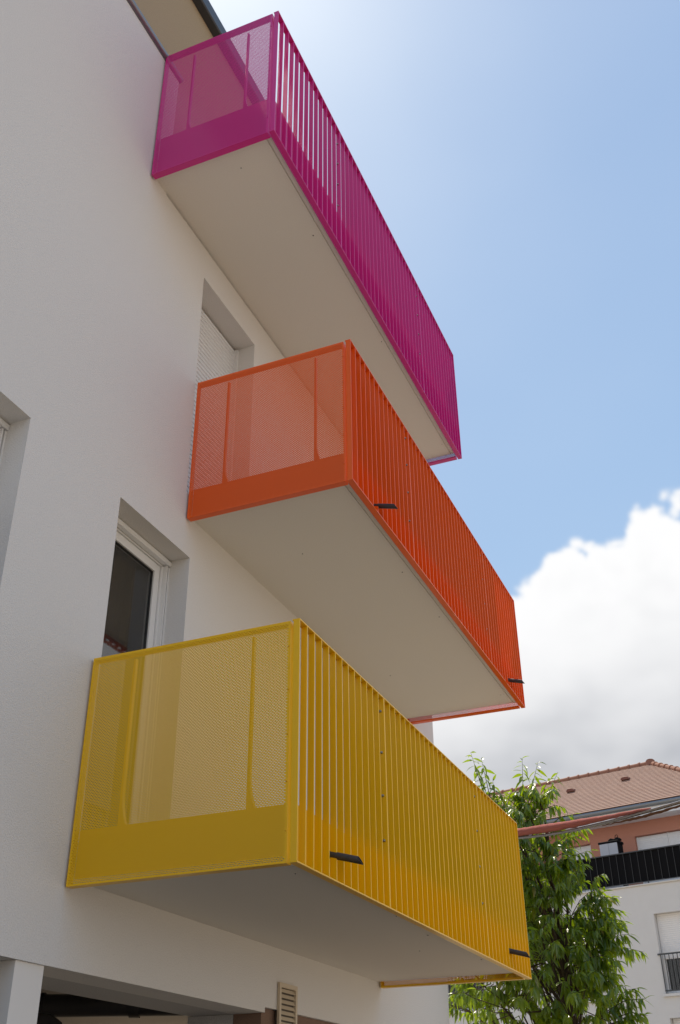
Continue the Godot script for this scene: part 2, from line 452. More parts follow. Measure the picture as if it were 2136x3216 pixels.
func make_tree(bark: Material, leafy: Array) -> void:
	var base := Vector3(0.95, 0.0, -7.75)
	var t := thing("fruit_tree", "leafy fruit tree with long drooping green leaves beside the yellow balcony", "tree", base)
	var rng := RandomNumberGenerator.new(); rng.seed = 77
	# boughs: pixel of the photo, radius in pixels, steps nearer (+) or farther (-) than the trunk, weight
	var boughs := [
		[1520, 2560, 50, 0.2, 1.0], [1590, 2590, 62, 0.3, 1.3], [1650, 2540, 55, 0.1, 1.2], [1610, 2650, 70, 0.4, 1.2], [1690, 2500, 36, 0.0, 0.6], [1640, 2640, 75, 0.2, 1.1], [1700, 2590, 42, -0.1, 0.6],
		[1705, 2690, 60, 0.3, 0.9], [1640, 2720, 85, 0.0, 1.2], [1770, 2730, 40, 0.4, 0.5], [1690, 2790, 85, 0.1, 1.2], [1740, 2800, 45, 0.3, 0.6],
		[1690, 2890, 100, -0.1, 1.5], [1790, 2860, 55, 0.2, 0.9], [1860, 2850, 42, 0.3, 0.6], [1720, 2980, 100, 0.4, 1.5], [1820, 2950, 60, 0.1, 1.0], [1875, 2960, 36, 0.2, 0.45],
		[1850, 3040, 50, 0.3, 0.8], [1720, 3080, 115, 0.0, 1.7], [1820, 3110, 62, 0.1, 1.0], [1620, 3140, 105, 0.3, 1.9], [1490, 3150, 85, -0.5, 1.6], [1800, 3190, 90, 0.4, 1.4],
		[1900, 3200, 55, 0.5, 0.8], [1560, 3040, 110, -0.2, 1.4], [1480, 2800, 110, -0.3, 1.0], [1560, 2900, 120, -0.3, 1.2], [1420, 2980, 100, -0.3, 1.0],
		[1700, 3300, 150, 0.2, 1.5], [1510, 3300, 140, -0.4, 1.5], [1860, 3300, 110, 0.3, 1.2],
		[1600, 2680, 90, -0.7, 2.5], [1660, 2740, 90, -0.9, 2.7], [1600, 2820, 110, -1.1, 2.8], [1690, 2860, 100, -1.0, 2.8], [1750, 2900, 80, -0.7, 2.3], [1660, 2980, 120, -1.2, 2.8], [1780, 3010, 90, -0.7, 2.5], [1540, 2740, 100, -0.8, 2.5]]  # hidden boughs added behind the crown to shade its lower front
	# long leading shoots: foot and tip in the photo, steps nearer or farther, leaves
	var leaders := [[1535, 2540, 1478, 2362, 0.2, 30], [1545, 2530, 1512, 2385, 0.15, 24], [1560, 2580, 1548, 2450, 0.2, 22], [1645, 2550, 1640, 2380, 0.0, 30], [1655, 2540, 1690, 2392, 0.05, 22], [1690, 2570, 1752, 2425, -0.1, 26],
		[1665, 2560, 1722, 2450, 0.0, 20], [1560, 2600, 1604, 2500, 0.3, 18], [1740, 2730, 1858, 2672, 0.4, 24], [1750, 2740, 1838, 2715, 0.45, 22], [1720, 2600, 1806, 2556, 0.1, 14], [1850, 2840, 1938, 2822, 0.3, 26],
		[1850, 2870, 1946, 2860, 0.35, 24], [1850, 2910, 1935, 2900, 0.3, 22], [1850, 2990, 1928, 2985, 0.3, 24], [1850, 3030, 1922, 3040, 0.35, 22], [1840, 3080, 1910, 3085, 0.3, 20], [1900, 3180, 2030, 3136, 0.5, 30], [1890, 3190, 2000, 3165, 0.45, 26], [1700, 2920, 1772, 2870, 0.9, 24], [1660, 2990, 1650, 2900, 0.95, 22], [1800, 2880, 1900, 2800, 0.3, 20], [1840, 2930, 1955, 2905, 0.2, 22], [1860, 2960, 1950, 2965, 0.3, 20], [1840, 3010, 1945, 3020, 0.4, 22], [1820, 3060, 1930, 3078, 0.35, 22], [1780, 2790, 1840, 2770, 0.2, 16], [1900, 3160, 1985, 3120, 0.4, 20], [1930, 3200, 2035, 3190, 0.5, 18]]
	var trunk_pts := [Vector3(0, -0.05, 0), Vector3(0.03, 0.8, 0.02), Vector3(-0.02, 1.6, 0.05), Vector3(0.0, 2.3, 0.02), Vector3(0.03, 3.2, 0.0), Vector3(0.0, 4.2, 0.05), Vector3(0.02, 4.9, 0.1)]
	var trunk_rad := [0.11, 0.085, 0.07, 0.06, 0.042, 0.025, 0.01]
	var tk := MB.new(); tk.tube(trunk_pts, trunk_rad, 10)
	part(t, "trunk", tk.mesh(), bark)
	var leaves := []
	var twigs := MB.new()
	for bq in boughs:
		var dirv := pixel_ray(bq[0], bq[1])
		# distance from the camera: the vertical plane of the trunk, stepped nearer or farther
		var fl := Vector3(cam.basis.z.x, 0, cam.basis.z.z).normalized()
		var dist: float = ((base + fl * bq[3] - cam.position).dot(fl)) / dirv.dot(fl)
		var cen: Vector3 = cam.position + dirv * dist - base
		var rad: float = bq[2] / FPX * dist * 1.0
		# a limb from the trunk
		var y0 := clampf(cen.y - 0.9 - Vector2(cen.x, cen.z).length() * 0.5, 1.7, 4.6)
		var root := Vector3.ZERO
		for i in trunk_pts.size() - 1:
			if y0 >= trunk_pts[i].y and y0 <= trunk_pts[i + 1].y:
				root = trunk_pts[i].lerp(trunk_pts[i + 1], (y0 - trunk_pts[i].y) / (trunk_pts[i + 1].y - trunk_pts[i].y))
		var mid := root.lerp(cen, 0.55) + Vector3(rng.randf_range(-0.06, 0.06), 0.06, rng.randf_range(-0.06, 0.06))
		var lm := MB.new()
		lm.tube([root, root.lerp(mid, 0.5) + Vector3(0, 0.03, 0), mid, mid.lerp(cen, 0.6), cen], [0.024, 0.018, 0.013, 0.009, 0.005], 6)
		part(t, "limb", lm.mesh(), bark)
		# shoots inside the bough
		var nsh := int(9.5 * bq[4] + 4.0)
		for q in nsh:
			var o := Vector3(rng.randfn(0, 0.5), rng.randfn(-0.05, 0.45), rng.randfn(0, 0.55)) * rad
			var tip: Vector3 = cen + o * 1.1
			var st: Vector3 = cen.lerp(tip, 0.2) + Vector3(0, -rad * 0.25, 0)
			var outw := (tip - Vector3(0, tip.y, 0)).normalized()
			var shoot := (tip - st).normalized() * 0.4 + Vector3(outw.x * 0.8, 0.6 if bq[4] < 0.6 else 0.15, outw.z * 0.8) * 0.6
			shoot = shoot.normalized()
			var L := rng.randf_range(0.14, 0.28) * (0.75 if bq[4] < 0.6 else 1.0)
			var p1 := tip + shoot * L * 0.5 + Vector3(0, 0.02, 0)
			var p2 := tip + shoot * L + Vector3(outw.x, -0.6, outw.z) * 0.05
			twigs.tube([st, tip, p1, p2], [0.006, 0.0045, 0.003, 0.0015], 4, false)
			var nl := rng.randi_range(13, 19)
			for i in nl:
				var f := (i + 0.6) / nl
				var p: Vector3 = tip.lerp(p1, f * 2.0) if f < 0.5 else p1.lerp(p2, f * 2.0 - 1.0)
				var az := i * 2.4 + rng.randf_range(-0.5, 0.5)
				var dn := rng.randf_range(0.35, 1.6) if f < 0.9 else rng.randf_range(-0.3, 0.7)
				var ld := (Vector3(cos(az) * 0.8, -dn, sin(az) * 0.8) + shoot * 0.3 + outw * 0.45).normalized()
				leaves.append([p, ld, rng.randf_range(0.095, 0.18) * (0.75 if f > 0.9 else 1.0), rng.randf(), rng.randf_range(-0.6, 0.6), (cen - Vector3(0, cen.y, 0)).dot(fl) + o.dot(fl)])
	for q in leaders:
		var fl := Vector3(cam.basis.z.x, 0, cam.basis.z.z).normalized()
		var ends := []
		for k in 2:
			var dirv := pixel_ray(q[k * 2], q[k * 2 + 1])
			ends.append(cam.position + dirv * (((base + fl * (q[4] + 0.05 * k) - cam.position).dot(fl)) / dirv.dot(fl)) - base)
		var a: Vector3 = ends[0]; var b: Vector3 = ends[1]
		var sag := Vector3(0, 0.05 if absf((b - a).normalized().y) < 0.7 else 0.0, 0)
		twigs.tube([a, a.lerp(b, 0.5) + sag, b], [0.006, 0.004, 0.0015], 4, false)
		var along := (b - a).normalized()
		for i in q[5]:
			var f: float = (i + 0.5) / q[5]
			var p: Vector3 = a.lerp(b, f) + sag * sin(f * PI)
			var az: float = i * 2.4 + rng.randf_range(-0.4, 0.4)
			var dn := rng.randf_range(0.2, 1.5) if f < 0.9 else rng.randf_range(-0.6, 0.5)
			var ld := (Vector3(cos(az) * 0.8, -dn, sin(az) * 0.8) + along * 0.45).normalized()
			leaves.append([p, ld, rng.randf_range(0.12, 0.17) * (0.75 if f > 0.9 else 1.0), rng.randf(), rng.randf_range(-0.6, 0.6), 5.0])
	part(t, "twigs", twigs.mesh(), bark).set_meta("kind", "stuff")
	# the leaves that stand out most towards the street are parts, the rest one mass
	var order := range(leaves.size())
	order.sort_custom(func(a, b): return leaves[a][5] > leaves[b][5])
	var single := {}
	for k in 300: single[order[k]] = true
	var proto := []
	for k in 6:
		var s := MB.new()
		add_leaf(s, Transform3D.IDENTITY, leaf_shape(1.0, 0.125 + 0.014 * (k % 3), 0.22 + 0.1 * (k % 4), 0.25 + 0.12 * (k % 2)))
		proto.append(s.mesh())
	var masses := []
	for k in leafy.size(): masses.append(MB.new())
	for i in leaves.size():
		var q: Array = leaves[i]
		var ld: Vector3 = q[1]
		var side := ld.cross(Vector3.UP)
		side = side.normalized() if side.length() > 0.05 else Vector3.RIGHT
		side = side.rotated(ld, q[4])
		var up := ld.cross(side) * -1.0
		if up.y < 0.0: up = -up; side = -side
		var bs := Basis(side, up, ld) if Basis(side, up, ld).determinant() > 0 else Basis(-side, up, ld)
		bs = bs.scaled_local(Vector3.ONE * q[2])
		var m: int = int(q[3] * leafy.size()) % leafy.size()
		if q[3] > 0.97: m = leafy.size() - 1
		elif m == leafy.size() - 1: m = 0
		if single.has(i):
			part(t, "leaf", proto[i % 6], leafy[m], q[0], bs)
		else:
			add_leaf(masses[m], Transform3D(bs, q[0]), leaf_shape(1.0, 0.125 + 0.014 * (i % 3), 0.22 + 0.1 * (i % 4), 0.25 + 0.12 * (i % 2)))
	for k in leafy.size():
		if masses[k].v.size() > 0:
			part(t, "crown", masses[k].mesh(), leafy[k]).set_meta("kind", "stuff")

# ---------------------------------------------------------------- scene
func _ready() -> void:
	# camera (solved from the balcony corners)
	cam = Camera3D.new(); cam.name = "camera"
	add_child(cam)
	cam.basis = Basis(Vector3.UP, 0.3934) * Basis(Vector3.RIGHT, 0.5466) * Basis(Vector3.BACK, -0.0100)
	cam.position = Vector3(3.606, 1.613, 5.2256)
	cam.fov = 52.4947
	cam.near = 0.05; cam.far = 900.0
	cam.current = true
	# sun: high, behind the building
	var s_az := deg_to_rad(-38.0)
	var s_el := deg_to_rad(61.0)
	sun_dir = Vector3(sin(s_az) * cos(s_el), sin(s_el), -cos(s_az) * cos(s_el))
	var sun := DirectionalLight3D.new(); sun.name = "sun"
	add_child(sun)
	sun.basis = Basis.looking_at(-sun_dir, Vector3.UP)
	sun.light_energy = 1.5
	sun.light_color = Color(1.0, 0.95, 0.87)
	sun.light_angular_distance = 0.6
	sun.shadow_enabled = true
	# sky
	var env := Environment.new()
	env.background_mode = Environment.BG_SKY
	var psm := PanoramaSkyMaterial.new()
	psm.panorama = ImageTexture.create_from_image(make_sky())
	var sky := Sky.new(); sky.sky_material = psm
	env.sky = sky
	env.tonemap_mode = Environment.TONE_MAPPER_LINEAR
	env.tonemap_exposure = 1.0
	env.sdfgi_enabled = true; env.ssao_enabled = true; env.ssil_enabled = true
	var we := WorldEnvironment.new(); we.name = "environment"; we.environment = env
	add_child(we)

	# ---- shared textures and materials
	var img_grain := fbm_image(3, 0.19, 3, 512, 0.6)
	var img_soft := fbm_image(8, 0.006, 5, 512, 0.55)
	var grain := ImageTexture.create_from_image(img_grain)
	var wash := tint_tex(img_soft, Color(0.986, 0.985, 0.983), Color(1, 1, 1))
	var speck := tint_tex(img_grain, Color(0.935, 0.933, 0.93), Color(1, 1, 1))
	var grit := tint_tex(img_grain, Color(0.82, 0.81, 0.80), Color(1, 1, 1))
	var stucco := rendered(0.785, 0.772, 0.75, 1.1, 0.22, speck, grain)
	var beige := rendered(0.50, 0.40, 0.27, 0.9, 0.3, grit, grain)
	var brown := rendered(0.30, 0.20, 0.15, 0.9, 0.25, grit, grain)
	var concrete := rendered(0.66, 0.64, 0.60, 1.2, 0.08, wash, grain, 0.85)
	var rough_conc := rendered(0.50, 0.48, 0.45, 1.3, 0.3, grit, grain)
	var grey_paint := rendered(0.66, 0.66, 0.66, 1.1, 0.12, grit, grain)
	var soffit := rendered(0.82, 0.79, 0.73, 1.0, 0.06, speck, grain, 0.85)
	var white := mat(0.78, 0.78, 0.77, 0.35)
	var shutter_white := mat(0.74, 0.745, 0.75, 0.45)
	var rubber := mat(0.03, 0.03, 0.03, 0.6)
	var glass := mat(0.02, 0.022, 0.022, 0.03, 0.0, 0.6)
	glass.transparency = BaseMaterial3D.TRANSPARENCY_ALPHA
	glass.albedo_color.a = 0.35
	var dark_metal := mat(0.045, 0.05, 0.055, 0.4, 0.0)
	var zinc := mat(0.55, 0.56, 0.57, 0.32, 0.9)
	var pvc := mat(0.045, 0.045, 0.05, 0.5)
	var curtain := mat(0.16, 0.155, 0.15, 0.9)
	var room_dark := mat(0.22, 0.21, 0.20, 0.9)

	# ---- ground
	var gm := MB.new()
	gm.quad(Vector3(-300, 0, 300), Vector3(300, 0, 300), Vector3(300, 0, -300), Vector3(-300, 0, -300))
	var ground := part(self, "ground", gm.mesh(), rendered(0.48, 0.40, 0.305, 2.4, 0.4, grit, grain))
	ground.set_meta("kind", "structure")

	var added_paving := MB.new(); added_paving.box(Vector3(0.05, -0.02, -2.3), Vector3(6.5, 0.004, 14.0))  # unseen dark paving, added to weaken the bounce onto the lowest soffit
	part(self, "added_dark_paving", added_paving.mesh(), rendered(0.13, 0.112, 0.092, 1.5, 0.4, grit, grain)).set_meta("kind", "structure")

	# ---- the white apartment building
	var house := thing("apartment_building", "white rendered apartment building with beige attic that carries three coloured balconies", "building")
	var ZE := -6.31
	var holes := [
		[-0.558, 0.363, 3.03, 5.322],       # door on the yellow balcony
		[-1.412, -0.444, 5.83, 8.03],       # door on the orange balcony
		[1.327, 2.6, 3.9, 5.322],           # window
		[-1.995, 3.4, -0.1, 2.405],   # garage openings
		[ZE - 1.0, -1.995, -0.1, 2.44],     # brown base
		[ZE - 1.0, 0.235, 8.36, 12.0]]      # the attic stands back here
	part(house, "wall", wall_mesh(-0.25, 0.0, ZE, 9.0, 0.0, 9.82, holes), stucco)
	bx(house, "brown_base", Vector3(-0.25, 0.0, ZE + 0.02), Vector3(-0.03, 2.438, -1.998), brown)
	part(house, "attic_wall", wall_mesh(-0.42, -0.15, ZE, 9.0, 8.30, 11.57, [[0.237, 9.5, 8.0, 9.81], [-2.7, -1.7, 8.62, 10.8]]), beige)
	bx(house, "end_wall", Vector3(-9.0, 2.3, ZE), Vector3(-0.252, 9.8, ZE + 0.25), stucco)  # stops above an added opening that lets daylight onto the garage floor
	bx(house, "end_pier", Vector3(-1.4, 0.0, ZE + 0.001), Vector3(-0.252, 2.3, ZE + 0.25), stucco)
	bx(house, "end_pier", Vector3(-9.0, 0.0, ZE + 0.001), Vector3(-8.0, 2.3, ZE + 0.25), stucco)
	bx(house, "end_wall", Vector3(-9.0, 9.8, ZE + 0.002), Vector3(-0.43, 11.55, ZE + 0.25), beige)
	bx(house, "end_wall", Vector3(-9.0, 0.0, 8.75), Vector3(-0.252, 11.5, 9.0), stucco)
	part(house, "rear_wall", wall_mesh(-9.25, -9.0, ZE, 9.0, 0.0, 11.5, [[-5.5, -2.5, -0.1, 2.3], [-2.0, 1.0, -0.1, 2.3], [1.5, 4.5, -0.1, 2.3]]), stucco)  # unseen openings added at the back to brighten the garage
	for y in [2.72, 5.56, 8.28]:
		bx(house, "floor_slab", Vector3(-9.0, y, ZE + 0.25), Vector3(-0.252, y + 0.24, 8.75), rough_conc)
	bx(house, "roof", Vector3(-9.2, 11.57, ZE + 0.02), Vector3(-0.20, 11.72, 8.98), rough_conc)
	var fa := MB.new(); fa.bar(Vector3(-0.20, 11.55, ZE - 0.05), Vector3(-0.055, 11.73, 9.05), 2, 0.012)
	part(house, "roof_edge", fa.mesh(), dark_metal)
	var tb := MB.new(); tb.tube([Vector3(0.004, 9.858, 0.215), Vector3(0.004, 9.858, 9.0)], [0.033, 0.033], 18)
	part(house, "coping_tube", tb.mesh(), mat(0.26, 0.27, 0.28, 0.35, 0.85))
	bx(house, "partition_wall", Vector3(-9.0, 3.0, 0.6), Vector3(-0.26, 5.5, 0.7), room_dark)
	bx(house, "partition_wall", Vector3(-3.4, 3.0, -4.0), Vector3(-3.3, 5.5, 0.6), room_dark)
	# roofed garage: pier, pipes
	bx(house, "pier", Vector3(-0.6, 0.0, 0.514), Vector3(-0.014, 2.404, 0.744), mat(0.785, 0.772, 0.75, 0.6))
	bx(house, "garage_beam", Vector3(-0.6, 2.406, -2.3), Vector3(-0.252, 2.718, 8.7), grey_paint)
	bx(house, "pier", Vector3(-0.62, 0.0, -2.3), Vector3(-0.252, 2.404, -1.996), grey_paint)
	bx(house, "garage_wall", Vector3(-4.2, 0.0, -5.6), Vector3(-4.0, 2.718, -2.2), grey_paint)
	var duct := MB.new()
	var da := Vector3(-3.4, 2.585, -1.85); var db := Vector3(-0.75, 2.585, -2.95)
	duct.tube([da, db], [0.085, 0.085], 14)
	part(house, "drain_pipe", duct.mesh(), pvc)
	for f in [0.18, 0.45, 0.72]:
		var col := MB.new()
		var dv := (db - da).normalized() * 0.04
		col.tube([da.lerp(db, f) - dv, da.lerp(db, f) + dv], [0.098, 0.098], 14)
		part(house, "pipe_collar", col.mesh(), pvc)
	var el := MB.new()
	el.tube([Vector3(-3.2, 2.41, -1.25), Vector3(-1.75, 2.41, -1.72), Vector3(-1.66, 2.40, -1.75), Vector3(-1.60, 2.36, -1.77), Vector3(-1.585, 2.29, -1.775), Vector3(-1.585, 0.0, -1.775)], [0.055, 0.055, 0.057, 0.057, 0.055, 0.055], 12)
	part(house, "drain_pipe", el.mesh(), pvc)
	# louvred vent on the base
	var vent := Node3D.new(); vent.name = "vent_grille"; house.add_child(vent, true)
	var cream := mat(0.62, 0.52, 0.38, 0.5)
	var vf := MB.new()
	vf.box(Vector3(0.002, 1.75, -2.215), Vector3(0.022, 2.622, -2.185)); vf.box(Vector3(0.002, 1.75, -2.49), Vector3(0.022, 2.622, -2.46))
	vf.box(Vector3(0.002, 2.592, -2.46), Vector3(0.0215, 2.622, -2.215)); vf.box(Vector3(0.002, 1.75, -2.46), Vector3(0.0215, 1.78, -2.215))
	part(vent, "frame", vf.mesh(), cream)
	bx(vent, "backing", Vector3(-0.028, 1.78, -2.46), Vector3(0.003, 2.592, -2.215), mat(0.12, 0.10, 0.08, 0.9))
	var vs := MB.new()
	vs.quad(Vector3(0.019, -0.012, 0.245), Vector3(0.019, -0.012, 0.0), Vector3(0.005, 0.014, 0.0), Vector3(0.005, 0.014, 0.245))
	vs.quad(Vector3(0.017, -0.013, 0.0), Vector3(0.017, -0.013, 0.245), Vector3(0.003, 0.013, 0.245), Vector3(0.003, 0.013, 0.0))
	vs.quad(Vector3(0.017, -0.013, 0.245), Vector3(0.017, -0.013, 0.0), Vector3(0.019, -0.012, 0.0), Vector3(0.019, -0.012, 0.245))
	var vsm := vs.mesh()
	for i in 22: part(vent, "louvre", vsm, cream, Vector3(0, 2.572 - 0.0365 * i, -2.46))
	# door and windows
	facade_window(house, "balcony_door", -0.2, -0.558, 0.363, 3.035, 5.32, white, glass, rubber)
	facade_window(house, "window", -0.2, 1.327, 2.6, 3.9, 5.32, white, glass, rubber)
	shutter(house, -0.19, 1.35, 2.58, 4.6, 5.31, shutter_white)
	var cu := MB.new()
	for i in 40:
		var za := -0.9 + i * 0.04; var zb := za + 0.04
		var xa := -0.55 + 0.02 * sin(za * 42.0); var xb := -0.55 + 0.02 * sin(zb * 42.0)
		cu.quad(Vector3(xa, 3.0, -za), Vector3(xb, 3.0, -zb), Vector3(xb, 5.45, -zb), Vector3(xa, 5.45, -za))
	part(house, "curtain", cu.mesh(), curtain)
	shutter(house, -0.205, -1.41, -0.446, 5.83, 8.01, shutter_white)
	bx(house, "shutter_guide", Vector3(-0.21, 5.83, -1.4115), Vector3(-0.165, 8.005, -1.385), white)
	bx(house, "shutter_guide", Vector3(-0.21, 5.83, -0.47), Vector3(-0.165, 8.005, -0.4445), white)
	bx(house, "shutter_box", Vector3(-0.245, 8.012, -1.41), Vector3(-0.212, 8.029, -0.446), rubber)
	shutter(house, -0.32, -2.7, -1.7, 8.62, 10.8, shutter_white)

	# ---- the balconies
	var yellow := mat(0.88, 0.51, 0.002, 0.30)
	var orange := mat(0.85, 0.118, 0.007, 0.29)
	var pink := mat(0.62, 0.026, 0.255, 0.28)
	var tile := rendered(0.42, 0.39, 0.34, 1.2, 0.1, grit, grain)
	var c0 := {"slab": soffit, "floor": tile, "zinc": zinc, "pvc": pvc}
	balcony("yellow metal balcony with perforated end panel, lowest of the three on the white facade", 1.378, 2.8, 1.323, 0.457, -4.319, [-0.866, -3.012], 0.315, yellow, c0.merged({"spouts": [[-0.061, 0.138], [-3.70, 0.143]]}))
	balcony("orange metal balcony with flat vertical bars between the yellow and the magenta one", 1.349, 5.6, 1.281, -0.451, -5.357, [-1.768, -4.055], 0.285, orange, c0.merged({"spouts": [[-0.97, 0.072], [-4.76, 0.094]]}))
	balcony("magenta metal balcony, topmost of the three, fixed in front of the beige attic", 1.119, 8.328, 1.5315, 0.487, -4.441, [-0.865, -3.117], 0.495, pink, c0.merged({"spouts": []}))

	# ---- neighbouring building
	neighbour(stucco, white, shutter_white, glass, dark_metal, grit, grain, wash)

	sleeve_line(grit, grain, zinc)

	# ---- tree
	var bark := rendered(0.10, 0.075, 0.055, 0.5, 0.5, grit, grain)
	var leafy := []
	for q in [[0.044, 0.090, 0.012], [0.058, 0.110, 0.013], [0.080, 0.135, 0.014], [0.032, 0.070, 0.013], [0.17, 0.14, 0.025]]:
		var m := mat(q[0], q[1], q[2], 0.33, 0.0, 0.55)
		m.backlight_enabled = true
		m.backlight = Color(0.62, 0.72, 0.08)
		m.cull_mode = BaseMaterial3D.CULL_DISABLED
		leafy.append(m)
	make_tree(bark, leafy)

func neighbour(stucco: Material, white: Material, shutter_white: Material, glass: Material, dark_metal: Material, grit: Texture2D, grain: Texture2D, wash: Texture2D) -> void:
	var ex := Vector3(0.974, 0, 0.226).normalized()
	var nz := Vector3(-ex.z, 0, ex.x)
	var o := Vector3(cam.position.x, 0, cam.position.z) - nz * 31.0
	var nb := thing("neighbouring_house", "pale apartment house with coral attic and clay tile hip roof behind the fruit tree", "building", o)
	nb.basis = Basis(ex, Vector3.UP, nz)
	var coral := rendered(0.60, 0.285, 0.205, 0.9, 0.2, grit, grain)
	var grey_white := rendered(0.66, 0.655, 0.64, 1.5, 0.1, wash, grain)
	var black := mat(0.006, 0.006, 0.007, 0.85, 0.0, 0.25)
	# lower block with window openings: helper turned so that the facade looks towards +z
	var wins := []
	for x in [-14.6, -11.2, -18.4, -21.8]:
		for y in [[5.10, 7.214], [2.38, 4.491]]:
			wins.append([x, x + 1.5, y[0], y[1]])
	var turned := []
	for q in wins: turned.append([-q[1], -q[0], q[2], q[3]])
	var lw := part(nb, "wall", wall_mesh(-0.3, 0.0, 6.5, 27.0, 0.0, 8.02, turned), grey_white)
	lw.basis = Basis(Vector3.UP, -PI / 2)
	bx(nb, "side_wall", Vector3(-27.0, 0, -10), Vector3(-26.7, 8.02, -0.302), grey_white)
	bx(nb, "side_wall", Vector3(-6.8, 0, -10), Vector3(-6.5, 8.02, -0.302), grey_white)
	bx(nb, "rear_wall", Vector3(-26.7, 0, -10), Vector3(-6.8, 8.02, -9.7), grey_white)
	bx(nb, "terrace_floor", Vector3(-26.69, 7.80, -9.69), Vector3(-6.81, 8.0, -0.31), grey_white)
	bx(nb, "floor_slab", Vector3(-26.69, 4.8, -9.69), Vector3(-6.81, 5.0, -0.31), grey_white)
	var cop := MB.new(); cop.bar(Vector3(-27.02, 8.022, -0.34), Vector3(-6.48, 8.065, 0.045), 0, 0.008)
	part(nb, "coping", cop.mesh(), mat(0.62, 0.60, 0.56, 0.8))
	# windows
	var bar_m := MB.new(); bar_m.box(Vector3(-0.009, 0.03, -0.009), Vector3(0.009, 0.965, 0.009))
	var barm := bar_m.mesh()
	var red_cloth := mat(0.16, 0.035, 0.03, 0.9)
	for q in wins:
		var w := Node3D.new(); w.name = "window"; nb.add_child(w, true)
		var top: float = q[3]; var bot: float = q[2]; var x0: float = q[0]; var x1: float = q[1]
		var fr := MB.new()
		fr.box(Vector3(x0 + 0.001, bot, -0.26), Vector3(x0 + 0.09, top, -0.2)); fr.box(Vector3(x1 - 0.09, bot, -0.26), Vector3(x1 - 0.001, top, -0.2))
		fr.box(Vector3(x0 + 0.09, bot, -0.26), Vector3(x1 - 0.09, bot + 0.09, -0.2)); fr.box(Vector3(x0 + 0.09, top - 0.06, -0.26), Vector3(x1 - 0.09, top, -0.2))
		fr.box(Vector3((x0 + x1) * 0.5 - 0.06, bot + 0.09, -0.26), Vector3((x0 + x1) * 0.5 + 0.06, top - 0.06, -0.2))
		part(w, "frame", fr.mesh(), white)
		bx(w, "pane", Vector3(x0 + 0.09, bot + 0.09, -0.245), Vector3((x0 + x1) * 0.5 - 0.06, top - 0.06, -0.235), glass)
		bx(w, "pane", Vector3((x0 + x1) * 0.5 + 0.06, bot + 0.09, -0.245), Vector3(x1 - 0.09, top - 0.06, -0.235), glass)
		bx(w, "curtain", Vector3(x0 + 0.3, bot, -0.55), Vector3(x1 + 0.2, top + 0.1, -0.54), red_cloth)
		# half lowered shutter
		var low: float = bot + 0.86
		var sl := MB.new()
		var n := int((top - low) / 0.055)
		sl.quad(Vector3(0, 0, 0), Vector3(x1 - x0 - 0.03, 0, 0), Vector3(x1 - x0 - 0.03, 0.046, 0.010), Vector3(0, 0.046, 0.010))
		sl.quad(Vector3(0, 0.046, 0.010), Vector3(x1 - x0 - 0.03, 0.046, 0.010), Vector3(x1 - x0 - 0.03, 0.055, 0), Vector3(0, 0.055, 0))
		var slm := sl.mesh()
		for i in n: part(w, "shutter_slat", slm, shutter_white, Vector3(x0 + 0.015, top - 0.055 * (i + 1), -0.185))
		bx(w, "sill", Vector3(x0 - 0.07, bot - 0.07, -0.2), Vector3(x1 + 0.07, bot - 0.002, 0.06), grey_white)
		# guard rail
		bx(w, "guard_rail", Vector3(x0 - 0.05, bot + 1.0, 0.012), Vector3(x1 + 0.05, bot + 1.04, 0.05), dark_metal)
		bx(w, "guard_rail", Vector3(x0 + 0.01, bot + 0.055, 0.018), Vector3(x1 - 0.01, bot + 0.09, 0.045), dark_metal)
		var k := int((x1 - x0 - 0.04) / 0.118)
		for i in k + 1: part(w, "guard_bar", barm, dark_metal, Vector3(lerpf(x0 + 0.03, x1 - 0.03, float(i) / k), bot + 0.045, 0.031))
	# attic
	var doors := [[-14.65, -13.75, 8.0, 10.0], [-12.22, -10.1, 8.0, 10.0]]
	turned = []
	for q in doors: turned.append([-q[1], -q[0], q[2], q[3]])
	var aw := part(nb, "attic_wall", wall_mesh(-0.3, 0.0, 8.9, 26.5, 8.0, 10.45, turned), coral)
	aw.transform = Transform3D(Basis(Vector3.UP, -PI / 2), Vector3(0, 0.002, -2.2))
	bx(nb, "attic_side_wall", Vector3(-9.2, 8.002, -9.5), Vector3(-8.9, 10.45, -2.502), coral)
	bx(nb, "attic_side_wall", Vector3(-26.5, 8.002, -9.5), Vector3(-26.2, 10.45, -2.502), coral)
	for q in doors:
		var w := Node3D.new(); w.name = "shuttered_door"; nb.add_child(w, true)
		var sl := MB.new()
		sl.quad(Vector3(0, 0, 0), Vector3(1, 0, 0), Vector3(1, 0.046, 0.010), Vector3(0, 0.046, 0.010))
		sl.quad(Vector3(0, 0.046, 0.010), Vector3(1, 0.046, 0.010), Vector3(1, 0.055, 0), Vector3(0, 0.055, 0))
		var slm := sl.mesh()
		var halves := [[q[0] + 0.05, q[1] - 0.05]] if q[1] - q[0] < 1.2 else [[q[0] + 0.06, (q[0] + q[1]) * 0.5 - 0.03], [(q[0] + q[1]) * 0.5 + 0.03, q[1] - 0.06]]
		for hq in halves:
			for i in 36: part(w, "shutter_slat", slm, shutter_white, Vector3(hq[0], 9.985 - 0.055 * (i + 1), -2.33), Basis.from_scale(Vector3(hq[1] - hq[0], 1, 1)))
			bx(w, "shutter_guide", Vector3(hq[0] - 0.05, 8.01, -2.36), Vector3(hq[0], 9.99, -2.31), white)
			bx(w, "shutter_guide", Vector3(hq[1], 8.01, -2.36), Vector3(hq[1] + 0.028, 9.99, -2.31), white)
	# eaves: white board, gutter
	bx(nb, "eaves_board", Vector3(-27.0, 10.44, -9.6), Vector3(-8.5, 10.74, -1.62), mat(0.70, 0.71, 0.72, 0.6))
